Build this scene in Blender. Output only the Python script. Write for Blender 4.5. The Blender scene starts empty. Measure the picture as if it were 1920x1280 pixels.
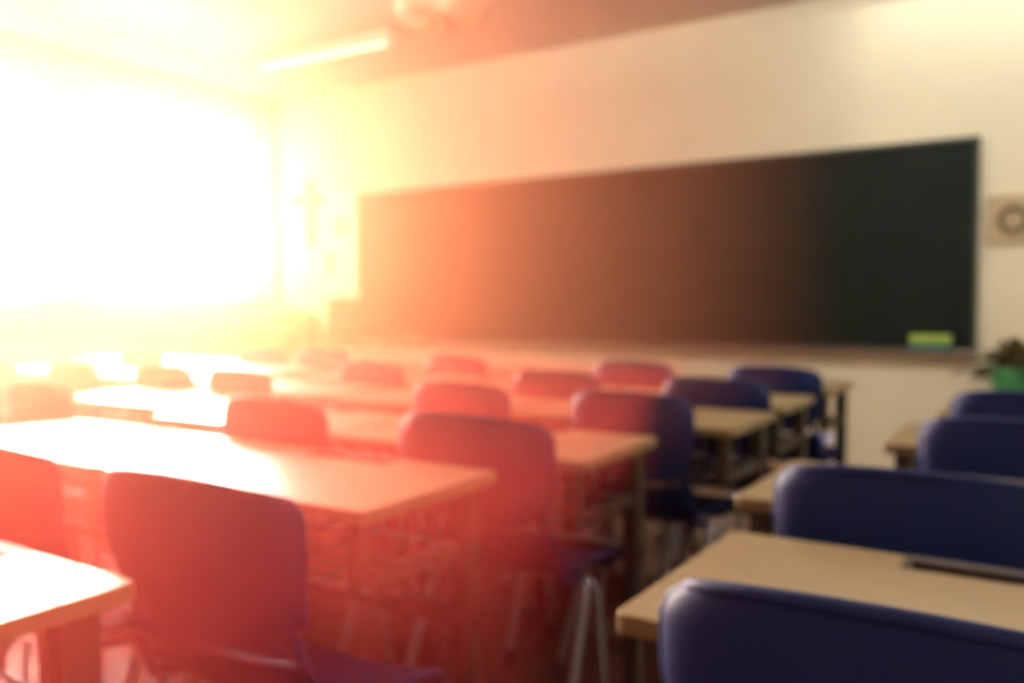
import bpy, bmesh, math, random
from mathutils import Vector, Matrix
random.seed(4)
S = bpy.context.scene
COL = S.collection

# ------------------------------------------------------------------ camera
cam_d = bpy.data.cameras.new('camera')
cam = bpy.data.objects.new('camera', cam_d)
COL.objects.link(cam)
cam.matrix_world = Matrix(((0.84159, -0.02135, 0.53969, 0.0),
                           (0.54010, 0.04156, -0.84058, 0.0),
                           (-0.00448, 0.99891, 0.04651, 1.09),
                           (0, 0, 0, 1)))
cam_d.sensor_width = 36.0
cam_d.lens = 36.0 * 1618.0 / 1920.0
cam_d.clip_start = 0.02
cam_d.dof.use_dof = True            # the photograph is thrown out of focus everywhere
cam_d.dof.focus_distance = 0.36
cam_d.dof.aperture_fstop = 5.6
S.camera = cam

# ------------------------------------------------------------------ view, world, sun
S.view_settings.view_transform = 'Standard'
S.view_settings.look = 'None'
S.view_settings.gamma = 1.0
S.view_settings.use_curve_mapping = False
S.view_settings.exposure = 0.0

SKY_COL, SKY_STR = (1.0, 0.90, 0.72, 1), 9.0
SUN_COL, SUN_STR = (1.0, 0.84, 0.68), 165.0
SUN_DIR = Vector((-0.882, 0.632, 0.150))       # towards the low sun beyond the windows
GLARE_HAZE = (((1.0, 0.19, 0.085, 1), 0.064, 0.68),     # colour, density, forward scattering
        ((1.0, 0.78, 0.42, 1), 0.0140, 0.76),
        ((1.0, 0.95, 0.90, 1), 0.0006, 0.86))
GLARE_NEAR = (((1.0, 0.09, 0.085, 1), 0.34, 0.56),)  # red tint added for the lens glare over the near chairs
GLARE_ABSORB = ((1.0, 0.60, 0.50, 1), 0.002)           # what the glare volume swallows: colour that passes, density

world = bpy.data.worlds.new('world')
S.world = world
world.use_nodes = True
wn = world.node_tree.nodes
wn['Background'].inputs['Color'].default_value = SKY_COL
wn['Background'].inputs['Strength'].default_value = SKY_STR

sun_d = bpy.data.lights.new('sun', 'SUN')
sun_d.color = SUN_COL
sun_d.energy = SUN_STR
sun_d.angle = math.radians(54)
sun = bpy.data.objects.new('sun', sun_d)
COL.objects.link(sun)
sun.rotation_euler = SUN_DIR.to_track_quat('Z', 'Y').to_euler()

# ------------------------------------------------------------------ helpers
MATS = {}


def mat(name, col, rough=0.5, metal=0.0, noise=0.0, scale=8.0, stretch=(1, 1, 1), emit=None, spec=0.5, bump=0.0):
    m = bpy.data.materials.new(name)
    m.use_nodes = True
    nt = m.node_tree
    b = nt.nodes['Principled BSDF']
    b.inputs['Base Color'].default_value = (*col, 1)
    b.inputs['Roughness'].default_value = rough
    b.inputs['Metallic'].default_value = metal
    b.inputs['Specular IOR Level'].default_value = spec
    if noise > 0 or bump > 0:
        tc = nt.nodes.new('ShaderNodeTexCoord')
        mp = nt.nodes.new('ShaderNodeMapping')
        mp.inputs['Scale'].default_value = stretch
        nz = nt.nodes.new('ShaderNodeTexNoise')
        nz.inputs['Scale'].default_value = scale
        nz.inputs['Detail'].default_value = 5
        nt.links.new(tc.outputs['Object'], mp.inputs['Vector'])
        nt.links.new(mp.outputs['Vector'], nz.inputs['Vector'])
        if noise > 0:
            cr = nt.nodes.new('ShaderNodeValToRGB')
            cr.color_ramp.elements[0].position = 0.3
            cr.color_ramp.elements[1].position = 0.7
            cr.color_ramp.elements[0].color = (*[c * (1 - noise) for c in col], 1)
            cr.color_ramp.elements[1].color = (*[min(1, c * (1 + noise)) for c in col], 1)
            nt.links.new(nz.outputs['Fac'], cr.inputs['Fac'])
            nt.links.new(cr.outputs['Color'], b.inputs['Base Color'])
        if bump > 0:
            bp = nt.nodes.new('ShaderNodeBump')
            bp.inputs['Strength'].default_value = bump
            bp.inputs['Distance'].default_value = 0.003
            nt.links.new(nz.outputs['Fac'], bp.inputs['Height'])
            nt.links.new(bp.outputs['Normal'], b.inputs['Normal'])
    if emit:
        b.inputs['Emission Color'].default_value = (*emit[0], 1)
        b.inputs['Emission Strength'].default_value = emit[1]
    MATS[name] = m
    return m


class MB:
    """collects shapes and links them as ONE mesh object"""

    def __init__(self):
        self.bm = bmesh.new()

    def box(self, x0, x1, y0, y1, z0, z1):
        vs = [self.bm.verts.new(p) for p in
              ((x0, y0, z0), (x1, y0, z0), (x1, y1, z0), (x0, y1, z0), (x0, y0, z1), (x1, y0, z1), (x1, y1, z1), (x0, y1, z1))]
        for f in ((0, 3, 2, 1), (4, 5, 6, 7), (0, 1, 5, 4), (1, 2, 6, 5), (2, 3, 7, 6), (3, 0, 4, 7)):
            self.bm.faces.new([vs[i] for i in f])
        return self

    def prism(self, pts, lo, hi, axis='z'):
        def P(a, b, c):
            return {'z': (a, b, c), 'y': (a, c, b), 'x': (c, a, b)}[axis]
        a = [self.bm.verts.new(P(u, v, lo)) for u, v in pts]
        b = [self.bm.verts.new(P(u, v, hi)) for u, v in pts]
        self.bm.faces.new(a[::-1])
        self.bm.faces.new(b)
        n = len(pts)
        for i in range(n):
            self.bm.faces.new((a[i], a[(i + 1) % n], b[(i + 1) % n], b[i]))
        return self

    def tube(self, pts, r, n=10, closed=False):
        pts = [Vector(p) for p in pts]
        rings = []
        m = len(pts)
        ref = None
        for i, p in enumerate(pts):
            if closed:
                t = pts[(i + 1) % m] - pts[i - 1]
            else:
                t = pts[min(i + 1, m - 1)] - pts[max(i - 1, 0)]
            t.normalize()
            if ref is None:
                ref = Vector((0, 0, 1)) if abs(t.z) < 0.9 else Vector((1, 0, 0))
            u = (ref - t * ref.dot(t)).normalized()
            ref = u
            v = t.cross(u)
            rr = r[i] if isinstance(r, (list, tuple)) else r
            rings.append([self.bm.verts.new(p + (u * math.cos(2 * math.pi * k / n) + v * math.sin(2 * math.pi * k / n)) * rr) for k in range(n)])
        seg = m if closed else m - 1
        for i in range(seg):
            a, b = rings[i], rings[(i + 1) % m]
            for k in range(n):
                self.bm.faces.new((a[k], a[(k + 1) % n], b[(k + 1) % n], b[k]))
        if not closed:
            self.bm.faces.new(rings[0][::-1])
            self.bm.faces.new(rings[-1])
        return self

    def lathe(self, prof, n=24, c=(0, 0, 0)):
        rings = []
        for r, z in prof:
            rings.append([self.bm.verts.new((c[0] + r * math.cos(2 * math.pi * k / n), c[1] + r * math.sin(2 * math.pi * k / n), c[2] + z)) for k in range(n)])
        for a, b in zip(rings, rings[1:]):
            for k in range(n):
                self.bm.faces.new((a[k], a[(k + 1) % n], b[(k + 1) % n], b[k]))
        self.bm.faces.new(rings[0][::-1])
        self.bm.faces.new(rings[-1])
        return self

    def shell(self, fn, nu, nv, th):
        """closed sheet: fn(u, v) for u in -1..1, v in 0..1, thickened along its normals by th"""
        g = [[Vector(fn(-1 + 2 * i / nu, j / nv)) for i in range(nu + 1)] for j in range(nv + 1)]
        nrm = []
        for j in range(nv + 1):
            row = []
            for i in range(nu + 1):
                du = g[j][min(i + 1, nu)] - g[j][max(i - 1, 0)]
                dv = g[min(j + 1, nv)][i] - g[max(j - 1, 0)][i]
                row.append(du.cross(dv).normalized())
            nrm.append(row)
        A = [[self.bm.verts.new(g[j][i] + nrm[j][i] * th / 2) for i in range(nu + 1)] for j in range(nv + 1)]
        B = [[self.bm.verts.new(g[j][i] - nrm[j][i] * th / 2) for i in range(nu + 1)] for j in range(nv + 1)]
        for j in range(nv):
            for i in range(nu):
                self.bm.faces.new((A[j][i], A[j][i + 1], A[j + 1][i + 1], A[j + 1][i]))
                self.bm.faces.new((B[j][i], B[j + 1][i], B[j + 1][i + 1], B[j][i + 1]))
        for i in range(nu):
            self.bm.faces.new((A[0][i + 1], A[0][i], B[0][i], B[0][i + 1]))
            self.bm.faces.new((A[nv][i], A[nv][i + 1], B[nv][i + 1], B[nv][i]))
        for j in range(nv):
            self.bm.faces.new((A[j][0], A[j + 1][0], B[j + 1][0], B[j][0]))
            self.bm.faces.new((A[j + 1][nu], A[j][nu], B[j][nu], B[j + 1][nu]))
        return self

    def build(self, name, m, parent=None, smooth=False, bevel=0.0, loc=None):
        bmesh.ops.recalc_face_normals(self.bm, faces=self.bm.faces[:])
        me = bpy.data.meshes.new(name)
        self.bm.to_mesh(me)
        self.bm.free()
        me.materials.append(m)
        o = bpy.data.objects.new(name, me)
        COL.objects.link(o)
        if smooth:
            for p in me.polygons:
                p.use_smooth = True
            try:
                me.set_sharp_from_angle(angle=math.radians(50))
            except Exception:
                pass
        if bevel > 0:
            b = o.modifiers.new('bevel', 'BEVEL')
            b.width = bevel
            b.segments = 2
            b.limit_method = 'ANGLE'
        if loc is not None:
            o.location = loc
        if parent is not None:
            o.parent = parent
        return o


def tag(o, label=None, cat=None, group=None, kind=None):
    if label:
        o['label'] = label
    if cat:
        o['category'] = cat
    if group:
        o['group'] = group
    if kind:
        o['kind'] = kind
    return o


def empty(name, loc=(0, 0, 0), rz=0.0):
    o = bpy.data.objects.new(name, None)
    o.empty_display_size = 0.1
    COL.objects.link(o)
    o.location = loc
    o.rotation_euler = (0, 0, rz)
    return o


def copy_tree(o, parent=None):
    c = o.copy()
    COL.objects.link(c)
    if parent is not None:
        c.parent = parent
    for ch in [x for x in KIDS.get(o.name, [])]:
        copy_tree(ch, c)
    return c


KIDS = {}


def index_kids(o):
    KIDS[o.name] = [x for x in bpy.data.objects if x.parent == o]
    for ch in KIDS[o.name]:
        index_kids(ch)


def rounded(x0, x1, y0, y1, r, n=5):
    out = []
    for cx, cy, a0 in ((x1 - r, y0 + r, -90), (x1 - r, y1 - r, 0), (x0 + r, y1 - r, 90), (x0 + r, y0 + r, 180)):
        for k in range(n + 1):
            a = math.radians(a0 + 90 * k / n)
            out.append((cx + r * math.cos(a), cy + r * math.sin(a)))
    return out


# ------------------------------------------------------------------ materials
WALL = mat('cream_wall_paint', (0.76, 0.765, 0.585), 0.85, noise=0.03, scale=3)
BACKW = mat('dark_low_bounce_wall', (0.10, 0.06, 0.045), 0.7, noise=0.2, scale=3, stretch=(8, 1, 1))  # unseen wall, coloured dark to cut bounced sunlight
CEIL = mat('ceiling_paint', (0.58, 0.50, 0.46), 0.9, noise=0.03, scale=3)
FLOOR = mat('brown_floor_boards', (0.13, 0.085, 0.06), 0.42, noise=0.35, scale=3, stretch=(6, 0.6, 1))
FRAMEW = mat('window_frame_paint', (0.62, 0.55, 0.42), 0.5)
SILL = mat('brown_sill_wood', (0.34, 0.21, 0.11), 0.5, noise=0.2, scale=6, stretch=(8, 1, 1))
BOARD = mat('dark_green_board', (0.006, 0.014, 0.010), 0.6, noise=0.12, scale=4, spec=0.15)
BFRAME = mat('board_frame', (0.05, 0.055, 0.045), 0.45)
LEDGE = mat('chalk_ledge_wood', (0.20, 0.13, 0.08), 0.5, noise=0.2, scale=6)
NAVY = mat('navy_plastic', (0.004, 0.017, 0.105), 0.62, spec=0.28, bump=0.15, scale=300)
STEEL = mat('silver_tube', (0.38, 0.38, 0.45), 0.4, metal=0.85)
RUBBER = mat('black_rubber', (0.012, 0.012, 0.013), 0.7)
WOODTOP = mat('tan_desk_laminate', (0.225, 0.178, 0.09), 0.33, noise=0.06, scale=5, stretch=(1, 9, 1))
DFRAME = mat('grey_beige_desk_steel', (0.06, 0.05, 0.036), 0.45, metal=0.2)
TRAYP = mat('dark_tray_plastic', (0.035, 0.026, 0.022), 0.5)
WHITE = mat('white_paint', (0.78, 0.74, 0.66), 0.5)
FANC = mat('cream_fan_enamel', (0.50, 0.42, 0.29), 0.5)
PAPER = mat('white_paper', (0.80, 0.78, 0.70), 0.8)
INK = mat('brown_print', (0.22, 0.13, 0.07), 0.8)
PALEINK = mat('pale_print', (0.60, 0.50, 0.38), 0.8)
CROSSW = mat('brown_cross_wood', (0.26, 0.15, 0.08), 0.5, noise=0.2, scale=9)
CABW = mat('brown_cabinet_wood', (0.36, 0.20, 0.08), 0.45, noise=0.2, scale=5, stretch=(6, 6, 1))
SPONGE = mat('lime_eraser_top', (0.30, 0.46, 0.09), 0.8)
TEAL = mat('teal_felt', (0.03, 0.15, 0.13), 0.9)
CHALK = mat('white_chalk', (0.8, 0.8, 0.76), 0.9)
PLATE = mat('beige_plate', (0.44, 0.38, 0.24), 0.6)
RINGB = mat('brown_ring', (0.16, 0.11, 0.05), 0.5)
LEAF = mat('olive_leaf', (0.085, 0.070, 0.022), 0.5, noise=0.3, scale=12)
POT = mat('green_pot', (0.05, 0.30, 0.12), 0.4)
SOIL = mat('soil', (0.04, 0.025, 0.015), 0.9)
FILL_TUBE_R = mat('lamp_tube', (0.9, 0.9, 0.85), 0.3, emit=((1.0, 0.94, 0.84), 8.0))  # tube of the added fill lamp over the right desks
TUBEB = mat('board_lamp_tube', (0.9, 0.9, 0.85), 0.3, emit=((1.0, 0.97, 0.94), 13.0))
FILL_TUBE = mat('fill_row_tube', (0.9, 0.9, 0.85), 0.3, emit=((1.0, 0.96, 0.88), 115.0))  # tubes of the added fill row, out of view
TUBEW = mat('left_lamp_tube', (0.82, 0.80, 0.72), 0.3, emit=((1.0, 0.93, 0.74), 1.4))
BOXW = mat('white_carton', (0.75, 0.78, 0.85), 0.5)
BOXB = mat('blue_band', (0.06, 0.10, 0.42), 0.5)

GLASS = bpy.data.materials.new('window_glass')
GLASS.use_nodes = True
_n = GLASS.node_tree
_n.nodes.clear()
_o = _n.nodes.new('ShaderNodeOutputMaterial')
_m = _n.nodes.new('ShaderNodeMixShader')
_t = _n.nodes.new('ShaderNodeBsdfTransparent')
_g = _n.nodes.new('ShaderNodeBsdfGlossy')
_g.inputs['Roughness'].default_value = 0.02
_m.inputs['Fac'].default_value = 0.05
_n.links.new(_t.outputs[0], _m.inputs[1])
_n.links.new(_g.outputs[0], _m.inputs[2])
_n.links.new(_m.outputs[0], _o.inputs['Surface'])

# ------------------------------------------------------------------ the room
XL, XR, YB, YF, ZC = -5.92, 2.6, -2.6, 5.30, 2.85
T = 0.15


def struct(o):
    o['kind'] = 'structure'
    return o


struct(MB().box(XL - T, XR + T, YB - T, YF + T, -0.12, 0).build('floor', FLOOR))
struct(MB().box(XL - T, XR + T, YB - T, YF + T, ZC, ZC + 0.12).build('ceiling', CEIL))
struct(MB().box(XL - T, XR + T, YF, YF + T, 0, ZC).build('wall_front', WALL))
struct(MB().box(XL - T, XR + T, YB - T, YB, 0, ZC).build('wall_back', BACKW))
struct(MB().box(XR, XR + T, YB, YF, 0, ZC).build('wall_right', WALL))
ZS, ZT = 1.13, 2.60
BAYS = [(3.56, 5.16), (1.72, 3.36), (-0.12, 1.52)]
w = MB().box(XL - T, XL, YB, YF, 0, ZS).box(XL - T, XL, YB, YF, ZT, ZC)
ys = [YB] + [v for b in sorted(BAYS) for v in b] + [YF]
for a, b in zip(ys[0::2], ys[1::2]):
    w.box(XL - T, XL, a, b, ZS, ZT)
struct(w.build('wall_left', WALL))

for i, (y0, y1) in enumerate(BAYS):
    r = empty('window_%d' % (i + 1), (XL - 0.06, (y0 + y1) / 2, ZS))
    struct(r)
    h, d = (y1 - y0) / 2, ZT - ZS
    f = MB()
    f.box(-0.03, 0.03, -h, -h + 0.045, 0, d).box(-0.03, 0.03, h - 0.045, h, 0, d)
    f.box(-0.03, 0.03, -h, h, 0, 0.045).box(-0.03, 0.03, -h, h, d - 0.045, d)
    f.build('window_frame', FRAMEW, r, bevel=0.004)
    MB().box(-0.025, 0.025, -0.025, 0.025, 0.045, d - 0.045).build('mullion', FRAMEW, r)
    MB().box(-0.022, 0.022, -h + 0.045, h - 0.045, 0.94, 1.05).build('transom', FRAMEW, r)
    for s in (-1, 1):
        MB().box(-0.003, 0.003, min(s * 0.025, s * (h - 0.045)), max(s * 0.025, s * (h - 0.045)), 0.045, 0.94).build('pane', GLASS, r)
        MB().box(-0.003, 0.003, min(s * 0.025, s * (h - 0.045)), max(s * 0.025, s * (h - 0.045)), 1.05, d - 0.045).build('pane', GLASS, r)
    # daylight portal: only tells the renderer where the sky comes in
    pd = bpy.data.lights.new('window_portal', 'AREA')
    pd.shape = 'RECTANGLE'
    pd.size = ZT - ZS
    pd.size_y = y1 - y0
    pd.cycles.is_portal = True
    po = bpy.data.objects.new('window_portal', pd)
    COL.objects.link(po)
    po.location = (XL - 0.13, (y0 + y1) / 2, (ZS + ZT) / 2)
    po.rotation_euler = (0, -math.pi / 2, 0)

struct(MB().box(XL, XL + 0.10, YB, YF - 0.12, ZS - 0.07, ZS - 0.015).build('trim_1', SILL, bevel=0.006))
struct(MB().box(XL, XL + 0.09, YF - 0.10, YF, 0.09, ZC).build('trim_2', FRAMEW, bevel=0.006))
struct(MB().box(XL + 0.09, XR, YF - 0.018, YF, 0, 0.09).build('baseboard_front', SILL, bevel=0.004))
struct(MB().box(XL, XL + 0.018, YB, YF - 0.018, 0, 0.09).build('baseboard_left', SILL, bevel=0.004))

# ------------------------------------------------------------------ chalkboard and what hangs beside it
bx0, bx1, bz0, bz1 = -5.23, -0.405, 0.80, 1.965
cb = tag(empty('chalkboard', ((bx0 + bx1) / 2, YF, bz0)), 'long dark green chalkboard fixed to the cream front wall', 'chalkboard')
hw, hh = (bx1 - bx0) / 2, bz1 - bz0
MB().box(-hw + 0.02, hw - 0.02, -0.022, -0.002, 0.02, hh - 0.02).build('board_panel', BOARD, cb)
fr = MB().box(-hw, hw, -0.032, -0.002, hh - 0.022, hh).box(-hw, hw, -0.032, -0.002, 0, 0.022)
fr.box(-hw, -hw + 0.022, -0.032, -0.002, 0.022, hh - 0.022).box(hw - 0.022, hw, -0.032, -0.002, 0.022, hh - 0.022)
fr.build('board_frame', BFRAME, cb, bevel=0.003)
MB().prism([(-0.095, -0.012), (-0.095, 0.006), (-0.088, 0.006), (-0.085, -0.004), (-0.002, -0.004), (-0.002, -0.025)], -hw, hw, axis='x').build('chalk_ledge', LEDGE, cb)

er = tag(empty('board_eraser', (-0.625, YF - 0.0585, bz0 - 0.0035)), 'lime green board eraser with teal underside on the chalk ledge', 'eraser')
MB().prism(rounded(-0.105, 0.105, -0.022, 0.022, 0.012), 0.050, 0.100).build('eraser_grip', SPONGE, er, bevel=0.01)
MB().prism(rounded(-0.108, 0.108, -0.0245, 0.0245, 0.008), 0, 0.050).build('felt_pad', TEAL, er, bevel=0.004)
for k, (x, a, l) in enumerate(((-0.48, 0.3, 'white chalk stick lying next to the green eraser'), (-0.432, -0.4, 'white chalk stick nearest the right end of the ledge'))):
    c = MB().tube([(-0.018, 0, 0), (0.018, 0, 0)], [0.0065, 0.0058], 10).build('chalk_stick', CHALK, smooth=True, loc=(x, YF - 0.055, bz0 - 0.004 + 0.0066))
    c.rotation_euler = (0, 0, a)
    tag(c, l, 'chalk', 'chalk on the ledge')

ns = tag(empty('notice_sheet', (-5.045, YF - 0.036, 1.13)), 'tall white notice sheet covering the left end of the chalkboard', 'notice')
MB().box(-0.175, 0.175, -0.004, 0, 0, 0.87).build('paper', PAPER, ns)
MB().box(-0.155, -0.095, -0.007, -0.004, 0.19, 0.39).build('printed_block', INK, ns)
MB().box(-0.10, 0.09, -0.006, -0.004, 0.52, 0.66).build('printed_patch', PALEINK, ns)

cr = tag(empty('wall_cross', (-5.44, YF, 1.55)), 'brown wooden cross hung on the wall between window and board', 'cross')
MB().prism([(-0.03, 0), (0.03, 0), (0.045, 0.57), (-0.045, 0.57)], -0.03, -0.002, axis='y').build('upright', CROSSW, cr, bevel=0.004)
MB().box(-0.20, 0.20, -0.034, -0.004, 0.375, 0.445).build('crossbar', CROSSW, cr, bevel=0.004)

cab = tag(empty('corner_cabinet', (-5.56, 5.05, 0)), 'brown round-shouldered wooden cabinet standing in the window corner', 'cabinet')
pr = [(-0.24, 0.05), (0.24, 0.05), (0.24, 0.90)] + [(0.24 - 0.15 + 0.15 * math.cos(a), 0.90 + 0.13 * math.sin(a)) for a in [math.radians(x) for x in range(10, 91, 10)]] + \
     [(-0.24 + 0.15 - 0.15 * math.cos(a), 0.90 + 0.13 * math.sin(a)) for a in [math.radians(x) for x in range(90, 9, -10)]] + [(-0.24, 0.90)]
MB().prism(pr, -0.18, 0.21, axis='y').build('carcass', CABW, cab, bevel=0.006)
MB().box(-0.22, 0.22, -0.16, 0.19, 0, 0.05).build('plinth', SILL, cab)
for s in (-1, 1):
    dpart = MB().box(min(0.004 * s, 0.215 * s), max(0.004 * s, 0.215 * s), -0.198, -0.181, 0.09, 0.88).build('cabinet_door', CABW, cab, bevel=0.004)
    MB().lathe([(0.004, 0), (0.011, 0.012), (0.013, 0.02), (0.007, 0.026)], 14).build('knob', STEEL, dpart, smooth=True, loc=(0.03 * s, -0.198, 0.5)).rotation_euler = (math.pi / 2, 0, 0)

pl = tag(empty('wall_plate', (-0.255, YF, 1.51)), 'square beige wall plate with a brown ring beside the board', 'wall plate')
MB().prism(rounded(-0.12, 0.12, -0.13, 0.13, 0.012), -0.02, -0.002, axis='y').build('plate', PLATE, pl, bevel=0.004)
MB().tube([(0.01 + 0.062 * math.cos(2 * math.pi * k / 28), -0.026, 0.062 * math.sin(2 * math.pi * k / 28)) for k in range(28)], 0.014, 8, closed=True).build('ring', RINGB, pl, smooth=True)

# plant on its stand right of the board
st = tag(empty('plant_stand', (-0.17, 4.95, 0)), 'small brown stand carrying the green potted plant by the front wall', 'stand')
MB().prism(rounded(-0.19, 0.19, -0.19, 0.19, 0.03), 0.55, 0.58).build('stand_top', SILL, st, bevel=0.004)
for sx in (-1, 1):
    for sy in (-1, 1):
        MB().tube([(0.15 * sx, 0.15 * sy, 0.552), (0.17 * sx, 0.17 * sy, 0)], [0.018, 0.012], 10).build('leg', SILL, st, smooth=True)
pp = tag(empty('potted_plant', (-0.17, 4.95, 0.581)), 'olive leafy plant in a bright green pot right of the board', 'plant')
MB().lathe([(0.11, 0), (0.125, 0.01), (0.155, 0.15), (0.165, 0.15), (0.165, 0.175), (0.15, 0.175), (0.145, 0.15)], 28).build('pot', POT, pp, smooth=True)
MB().lathe([(0.140, 0.135), (0.144, 0.152)], 24).build('soil', SOIL, pp)
fo = MB()
for k in range(150):
    a = random.uniform(0, 2 * math.pi)
    el = random.uniform(0.1, 1.35)
    L = random.uniform(0.15, 0.30)
    base = Vector((0.06 * math.cos(a) * random.random(), 0.06 * math.sin(a) * random.random(), 0.15))
    dirv = Vector((math.cos(a) * math.cos(el), math.sin(a) * math.cos(el), math.sin(el)))
    side = Vector((-math.sin(a), math.cos(a), 0))
    if base.y + dirv.y * L > 0.30:
        L *= 0.8
    pts = []
    for j in range(6):
        t = j / 5
        c = base + dirv * L * t + Vector((0, 0, -0.10 * t * t))
        wd = 0.034 * math.sin(math.pi * min(0.97, 0.06 + t * 0.92))
        pts.append((fo.bm.verts.new(c - side * wd + Vector((0, 0, 0.012 * (wd / 0.034)))), fo.bm.verts.new(c), fo.bm.verts.new(c + side * wd + Vector((0, 0, 0.012 * (wd / 0.034))))))
    for p, q in zip(pts, pts[1:]):
        fo.bm.faces.new((p[0], p[1], q[1], q[0]))
        fo.bm.faces.new((p[1], p[2], q[2], q[1]))
fol = fo.build('foliage', LEAF, pp, smooth=True)
sd = fol.modifiers.new('thickness', 'SOLIDIFY')
sd.thickness = 0.003

# white carton on the floor in front of the first desk
bc = tag(empty('carton', (-1.03, 4.5, 0), 0.1), 'white carton with a blue band on the floor by front wall', 'carton')
MB().box(-0.105, 0.105, -0.09, 0.09, 0, 0.40).build('carton_body', BOXW, bc, bevel=0.006)
MB().box(-0.03, 0.03, -0.094, 0.094, 0.004, 0.404).build('blue_band', BOXB, bc, bevel=0.002)

# ------------------------------------------------------------------ ceiling fixtures


def batten(loc, L, rz, label, tube, grp=None):
    b = tag(empty('ceiling_light', loc, rz), label, 'ceiling light', grp)
    MB().prism([(-0.065, 0), (0.065, 0), (0.05, -0.055), (-0.05, -0.055)], -L / 2, L / 2, axis='x').build('casing', WHITE, b, bevel=0.004)
    MB().tube([(-L / 2 + 0.05, 0, -0.075), (L / 2 - 0.05, 0, -0.075)], 0.014, 12).build('lamp_tube', tube, b, smooth=True)
    for s in (-1, 1):
        MB().box(s * (L / 2 - 0.04) - 0.018, s * (L / 2 - 0.04) + 0.018, -0.02, 0.02, -0.095, -0.055).build('lamp_holder', WHITE, b, bevel=0.003)
    return b


batten((-4.34, 4.36, ZC), 1.26, math.radians(2), 'long white batten light on the ceiling near the window corner', TUBEW)
batten((-0.05, 4.92, ZC), 2.1, 0, 'lit batten light washing the wall above the right end of board', TUBEB)
batten((0.95, 3.1, ZC), 1.5, 0, 'added unseen fill batten over front right desks, rightmost of its ceiling row', FILL_TUBE)  # unseen row added to brighten the front wall and desks
batten((-0.85, 3.1, ZC), 1.5, 0, 'added unseen fill batten over the aisle, middle one of its ceiling row', FILL_TUBE)
batten((-2.65, 3.1, ZC), 1.5, 0, 'added unseen fill batten over left desks, nearest the windows in its row', FILL_TUBE)
batten((1.6, 1.2, ZC), 1.5, math.pi / 2, 'added unseen fill batten on the ceiling above the right desks', FILL_TUBE_R)  # out of view, added as fill for the right side

fan = tag(empty('ceiling_fan', (-2.80, 3.70, ZC)), 'round cream caged fan hanging from the ceiling', 'ceiling fan')
MB().lathe([(0.06, -0.05), (0.07, -0.02), (0.07, 0.0)], 20).build('mount', FANC, fan, smooth=True)
MB().tube([(0, 0, -0.05), (0, 0, -0.16)], 0.016, 12).build('stem', FANC, fan, smooth=True)
MB().lathe([(0.03, -0.27), (0.07, -0.26), (0.085, -0.22), (0.07, -0.17), (0.03, -0.155)], 24).build('motor', FANC, fan, smooth=True)
for k in range(3):
    def bl(u, v, k=k):
        a = 2 * math.pi * k / 3 + 0.4
        r = 0.07 + 0.14 * v
        ww = (0.035 + 0.05 * v) * u
        return (r * math.cos(a) - ww * math.sin(a), r * math.sin(a) + ww * math.cos(a), -0.215 + 0.35 * ww)
    MB().shell(bl, 6, 6, 0.004).build('blade', FANC, fan, smooth=True)
cg = MB()
for z, r in ((-0.14, 0.16), (-0.17, 0.225), (-0.215, 0.245), (-0.26, 0.225), (-0.29, 0.16), (-0.30, 0.09)):
    cg.tube([(r * math.cos(2 * math.pi * k / 32), r * math.sin(2 * math.pi * k / 32), z) for k in range(32)], 0.006, 6, closed=True)
for k in range(36):
    a = 2 * math.pi * k / 36
    cg.tube([(r * math.cos(a), r * math.sin(a), z) for r, z in ((0.06, -0.135), (0.16, -0.14), (0.225, -0.17), (0.245, -0.215), (0.225, -0.26), (0.16, -0.29), (0.03, -0.302))], 0.0035, 5)
cg.build('cage', FANC, fan, smooth=True)

# ------------------------------------------------------------------ desks
DW, DD = 0.365, 0.20


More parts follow.
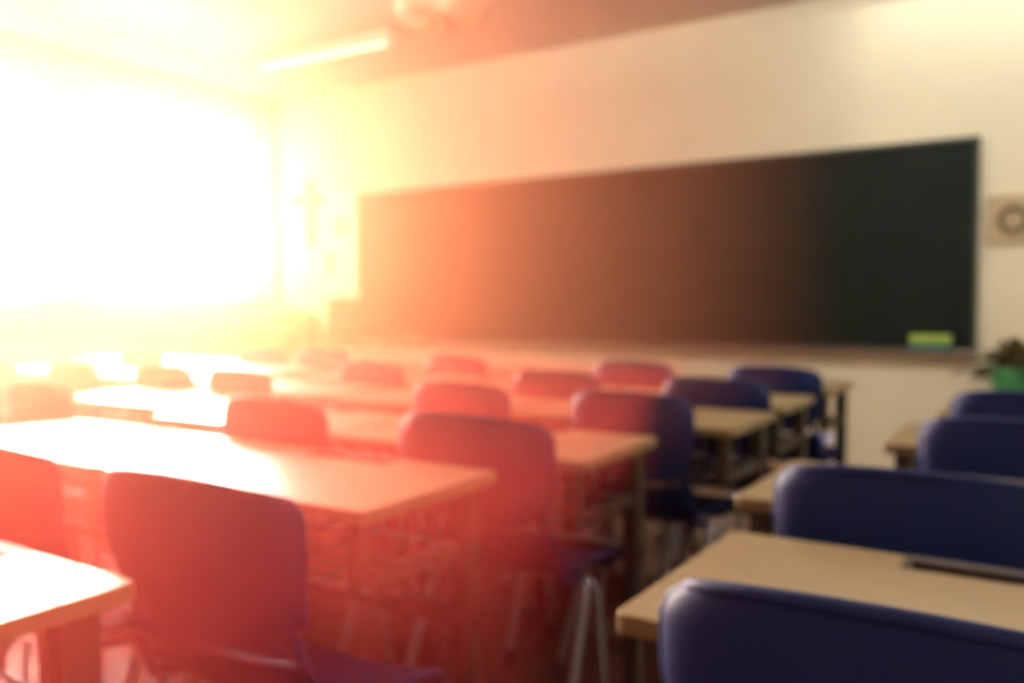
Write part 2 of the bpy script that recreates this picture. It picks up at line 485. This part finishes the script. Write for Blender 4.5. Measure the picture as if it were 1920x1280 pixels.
def make_desk():
    r = empty('school_desk')
    o = rounded(-DW, DW, -DD, DD, 0.014)
    # notch for the pencil tray in the far edge
    i = max(range(len(o)), key=lambda k: (o[k][1] > DD - 1e-6) * (1 + o[k][0] + 1))   # first vertex on the far straight edge
    far = [k for k in range(len(o)) if o[k][1] > DD - 1e-6]
    a = [k for k in far if o[k][0] > 0][-1]
    notch = [(0.125, DD), (0.125, DD - 0.062), (-0.125, DD - 0.062), (-0.125, DD)]
    o = o[:a + 1] + notch + o[a + 1:]
    MB().prism(o, 0.726, 0.75).build('desktop', WOODTOP, r, bevel=0.003)
    t = MB().box(-0.124, 0.124, DD - 0.061, DD - 0.001, 0.726, 0.734)
    t.box(-0.124, 0.124, DD - 0.026, DD - 0.001, 0.734, 0.751).box(-0.124, -0.116, DD - 0.061, DD - 0.026, 0.734, 0.75).box(0.116, 0.124, DD - 0.061, DD - 0.026, 0.734, 0.75)
    t.build('pencil_tray', TRAYP, r)
    MB().box(-DW + 0.02, DW - 0.02, DD - 0.075, DD - 0.045, 0.445, 0.485).build('crossbar', DFRAME, r, bevel=0.004)
    ws = MB()
    for k in range(13):
        x = -DW + 0.05 + k * (2 * DW - 0.10) / 12
        ws.tube([(x, -DD + 0.025, 0.604), (x, DD - 0.06, 0.604), (x, DD - 0.055, 0.66)], 0.004, 6)
    for y in (-DD + 0.03, 0.0, DD - 0.065):
        ws.tube([(-DW + 0.02, y, 0.608), (DW - 0.02, y, 0.608)], 0.005, 6)
    ws.build('wire_shelf', STEEL, r, smooth=True)
    for s in (-1, 1):
        x = s * (DW - 0.04)
        MB().box(x - 0.02, x + 0.02, DD - 0.085, DD - 0.035, 0.03, 0.725).build('leg', DFRAME, r, bevel=0.005)
        MB().box(x - 0.016, x + 0.016, -DD + 0.02, -DD + 0.055, 0.59, 0.725).build('hanger', DFRAME, r, bevel=0.004)
        MB().box(x - 0.014, x + 0.014, -DD + 0.065, DD - 0.085, 0.59, 0.62).build('side_rail', DFRAME, r, bevel=0.004)
        ft = MB().box(x - 0.022, x + 0.022, -DD + 0.225, DD - 0.01, 0.008, 0.036).build('foot', DFRAME, r, bevel=0.006)
        for y in (-DD + 0.25, DD - 0.035):
            MB().lathe([(0.018, 0), (0.016, 0.0085)], 12).build('glide', RUBBER, ft, loc=(x, y, 0))
    return r


desk0 = make_desk()
index_kids(desk0)
D1 = 'tan topped desk'
DESKS = [   # right edge x, near edge y, label
    (-0.95, 0.23, 'tan desk whose corner pokes in at the lower left, nearest the camera'),
    (-0.95, 1.03, 'tan desk before the nearest red-lit chair, right one of the nearest pair'),
    (-0.85, 1.60, 'tan desk by the left of the aisle, second from the camera'),
    (-0.73, 2.22, 'tan desk by the left of the aisle, third from the camera'),
    (-0.74, 2.74, 'tan desk by the left of the aisle, fourth from the camera'),
    (-0.73, 3.36, 'tan desk by the left of the aisle, closest to the front wall'),
    (-1.70, 1.03, 'sunlit tan desk, left one of the nearest pair beyond the red-lit chair'),
    (-1.60, 1.60, 'tan desk joined left of the second desk along the aisle'),
    (-1.48, 2.22, 'tan desk joined left of the third desk along the aisle'),
    (-1.49, 2.74, 'tan desk joined left of the fourth desk along the aisle'),
    (-1.48, 3.36, 'tan desk joined left of the aisle desk closest to front wall'),
    (-2.36, 1.75, 'bright sunlit desk in third column from aisle, nearest the camera there'),
    (-2.27, 2.27, 'tan desk in third column from the aisle, second from the camera'),
    (-2.235, 2.80, 'tan desk in third column from the aisle, third from the camera'),
    (-2.28, 3.40, 'tan desk in third column from the aisle, closest to front wall'),
    (-3.25, 2.38, 'washed-out desk in fourth column from the aisle, nearest the camera there'),
    (-3.22, 2.85, 'washed-out desk in fourth column from the aisle, second from the camera'),
    (-3.05, 3.50, 'washed-out desk in fourth column from the aisle, closest to front wall'),
    (-4.02, 2.36, 'glare-bleached desk in column next to the windows, nearest the camera there'),
    (-4.02, 3.02, 'glare-bleached desk in column next to the windows, second from the camera'),
    (-4.80, 2.95, 'glare-bleached desk standing closest to the window sill'),
    (0.32, 0.84, 'tan desk at lower right, nearest the camera right of the aisle'),
    (0.25, 1.46, 'tan desk right of the aisle, second from the camera'),
    (0.37, 2.18, 'tan desk right of the aisle, third from the camera'),
    (0.41, 2.85, 'tan desk right of the aisle, closest to the front wall'),
]
for k, (xr, yn, lab) in enumerate(DESKS):
    o = desk0 if k == 0 else copy_tree(desk0)
    o.location = (xr - DW, yn + DD, 0)
    tag(o, lab, 'desk', 'school desks in rows')

# ------------------------------------------------------------------ chairs (back at y=0, facing +y)


def back_pt(u, v):
    # rounded outline, wrapped round the sitter, leaning back towards the top
    hwid = 0.172 + 0.022 * min(1, v * 1.8)
    if v > 0.86:
        hwid -= 0.022 * ((v - 0.86) / 0.14) ** 2
    if v < 0.12:
        hwid -= 0.018 * ((0.12 - v) / 0.12) ** 2
    zb = 0.595 + 0.035 * u * u
    zt = 0.835 - 0.018 * u * u
    z = zb + (zt - zb) * v
    wrap = 0.035 * abs(u) ** 2.6
    y = wrap + 0.030 * (1 - v) ** 1.2 - 0.012 * math.sin(math.pi * v)
    return (hwid * math.sin(u * math.pi / 2 * 0.92) / math.sin(math.pi / 2 * 0.92), y, z)


def seat_pt(u, v):
    hwid = 0.20 - 0.02 * (1 - v) - 0.03 * max(0, (v - 0.85) / 0.15) ** 2
    x = hwid * u
    y = 0.05 + 0.315 * v
    z = 0.475 + 0.018 * abs(u) ** 3
    if v < 0.25:
        z += 0.095 * ((0.25 - v) / 0.25) ** 1.8
        y -= 0.0
    if v > 0.75:
        z -= 0.045 * ((v - 0.75) / 0.25) ** 2
    return (x, y, z)


def make_chair():
    r = empty('school_chair')
    b = MB().shell(back_pt, 28, 14, 0.010)
    rim = [back_pt(-1 + 2 * i / 28, 1) for i in range(29)] + [back_pt(1, 1 - j / 14) for j in range(1, 15)] + \
          [back_pt(1 - 2 * i / 28, 0) for i in range(1, 29)] + [back_pt(-1, j / 14) for j in range(1, 14)]
    b.tube(rim, 0.0085, 8, closed=True)
    b.build('backrest', NAVY, r, smooth=True)
    s = MB().shell(seat_pt, 20, 20, 0.012)
    rim = [seat_pt(-1 + 2 * i / 20, 1) for i in range(21)] + [seat_pt(1, 1 - j / 20) for j in range(1, 21)] + \
          [seat_pt(1 - 2 * i / 20, 0) for i in range(1, 21)] + [seat_pt(-1, j / 20) for j in range(1, 20)]
    s.tube(rim, 0.008, 8, closed=True)
    s.build('seat', NAVY, r, smooth=True)
    for sx in (-1, 1):
        for y0, y1, nm in ((0.17, -0.015, 'rear'), (0.22, 0.245, 'front')):
            lg = MB().tube([(0.150 * sx, 0.20, 0.452), (0.186 * sx, 0.20 * 0.6 + y0 * 0.4, 0.448), (0.200 * sx, y0, 0.425), (0.222 * sx, y1, 0.012)], 0.0115, 12).build('leg', STEEL, r, smooth=True)
            MB().tube([(0.2205 * sx, y1 + (0.015 if nm == 'rear' else -0.015), 0.04), (0.222 * sx, y1, 0.0)], 0.015, 12).build('foot_cap', RUBBER, lg, smooth=True)
        MB().tube([(0.17 * sx, 0.20, 0.455), (0.180 * sx, 0.10, 0.472), (0.172 * sx, 0.068, 0.54), (0.158 * sx, 0.055, 0.62), (0.142 * sx, 0.044, 0.69)], 0.0105, 12).build('back_support', NAVY, r, smooth=True)
    MB().tube([(-0.19, 0.20, 0.452), (0.19, 0.20, 0.452)], 0.0105, 12).build('under_seat_bar', STEEL, r, smooth=True)
    return r


chair0 = make_chair()
index_kids(chair0)
CHAIRS = [
    (-1.076, 0.775, 1.13, 'big chair nearest the camera left of the aisle, glowing red in the glare'),
    (-1.111, 1.535, 1.05, 'chair left of the aisle, second from the camera'),
    (-1.012, 2.15, 0.92, 'purple-looking chair left of the aisle, third from the camera'),
    (-0.953, 2.665, 0.9, 'purple-looking chair left of the aisle, fourth from the camera'),
    (-0.934, 3.265, 0.9, 'navy chair left of the aisle, closest to the board'),
    (-1.655, 0.78, 1.05, 'red-lit chair cut by the left edge of the photo, nearest the camera'),
    (-1.746, 1.525, 0.97, 'orange-lit chair behind the big sunlit desk pair, second column, second row'),
    (-1.595, 2.15, 0.92, 'pink-lit chair in second column from the aisle, third from the camera'),
    (-1.548, 2.665, 0.9, 'purple chair in second column from the aisle, fourth from the camera'),
    (-1.515, 3.26, 0.9, 'purple chair in second column from the aisle, closest to the board'),
    (-2.82, 1.50, 0.95, 'orange-lit chair at the left edge beyond the big sunlit desk'),
    (-2.66, 2.175, 0.9, 'pale chair in third column from the aisle, second from the camera'),
    (-2.485, 2.73, 0.9, 'pink-lit chair in third column from the aisle, third from the camera'),
    (-2.403, 3.22, 0.9, 'pink-lit chair in third column from the aisle, closest to the board'),
    (-3.58, 2.06, 0.95, 'pale pink chair in fourth column from aisle, nearest the camera there'),
    (-3.13, 2.178, 0.95, 'pale chair standing between the third and fourth columns of desks'),
    (-3.34, 3.30, 0.95, 'faint pink chair below the notice sheet, right of its neighbour'),
    (-3.80, 3.28, 0.95, 'faint pink chair below the corner cabinet, left of its neighbour'),
    (-4.22, 2.82, 0.95, 'bleached chair in front of the windows, right one at the far row'),
    (-4.985, 2.74, 0.95, 'bleached chair standing closest to the window sill'),
    (-4.25, 2.07, 0.95, 'bleached chair at the far left edge, below the window'),
    (-0.115, 0.74, 1.05, 'dark navy chair at lower right, nearest the camera'),
    (-0.185, 1.36, 1.03, 'dark navy chair right of the aisle, second from the camera'),
    (-0.07, 2.06, 1.0, 'dark navy chair right of the aisle, third from the camera'),
    (-0.07, 2.70, 1.0, 'dark navy chair right of the aisle, closest to the potted plant'),
]
for k, (x, y, wide, lab) in enumerate(CHAIRS):
    o = chair0 if k == 0 else copy_tree(chair0)
    o.location = (x, y, 0)
    o.scale = (wide, 1, 1)
    tag(o, lab, 'chair', 'school chairs in rows')

# ------------------------------------------------------------------ scattering volumes added to stand in for lens glare


def glare_haze_mat(name, scat, absorb):
    hm = bpy.data.materials.new(name)
    hm.use_nodes = True
    nt = hm.node_tree
    nt.nodes.clear()
    out = nt.nodes.new('ShaderNodeOutputMaterial')
    nodes = []
    for c, d, g in scat:
        v = nt.nodes.new('ShaderNodeVolumeScatter')
        v.inputs['Color'].default_value = c
        v.inputs['Density'].default_value = d
        v.inputs['Anisotropy'].default_value = g
        nodes.append(v)
    for c, d in [(c, d) for c, d, g in scat] + absorb:
        v = nt.nodes.new('ShaderNodeVolumeAbsorption')
        v.inputs['Color'].default_value = c
        v.inputs['Density'].default_value = d
        nodes.append(v)
    prev = nodes[0]
    for v in nodes[1:]:
        add = nt.nodes.new('ShaderNodeAddShader')
        nt.links.new(prev.outputs[0], add.inputs[0])
        nt.links.new(v.outputs[0], add.inputs[1])
        prev = add
    nt.links.new(prev.outputs[0], out.inputs['Volume'])
    return hm


hz = MB().prism([(XL + 0.002, YB - 0.05), (-0.50, YB - 0.05), (-0.66, 1.0), (-0.98, YF + 0.05), (XL + 0.002, YF + 0.05)], -0.05, ZC + 0.05).build('glare_haze', glare_haze_mat('warm_glare_haze', GLARE_HAZE, [GLARE_ABSORB]))  # added volume whose scattering stands in for lens glare
tag(hz, 'added warm scattering volume standing in for lens glare, window side', 'glare_haze', kind='stuff')
h2 = MB().prism([(-5.2, YB - 0.04), (-0.44, YB - 0.04), (-0.47, 0.7), (-0.80, 1.8), (-1.20, 3.1), (-5.2, 3.1)], -0.04, 0.875).build('glare_haze', glare_haze_mat('red_glare_haze', GLARE_NEAR, []))  # added low volume, shaped to redden the chairs like lens glare
tag(h2, 'added low red volume standing in for lens glare over the left chairs', 'glare_haze', kind='stuff')
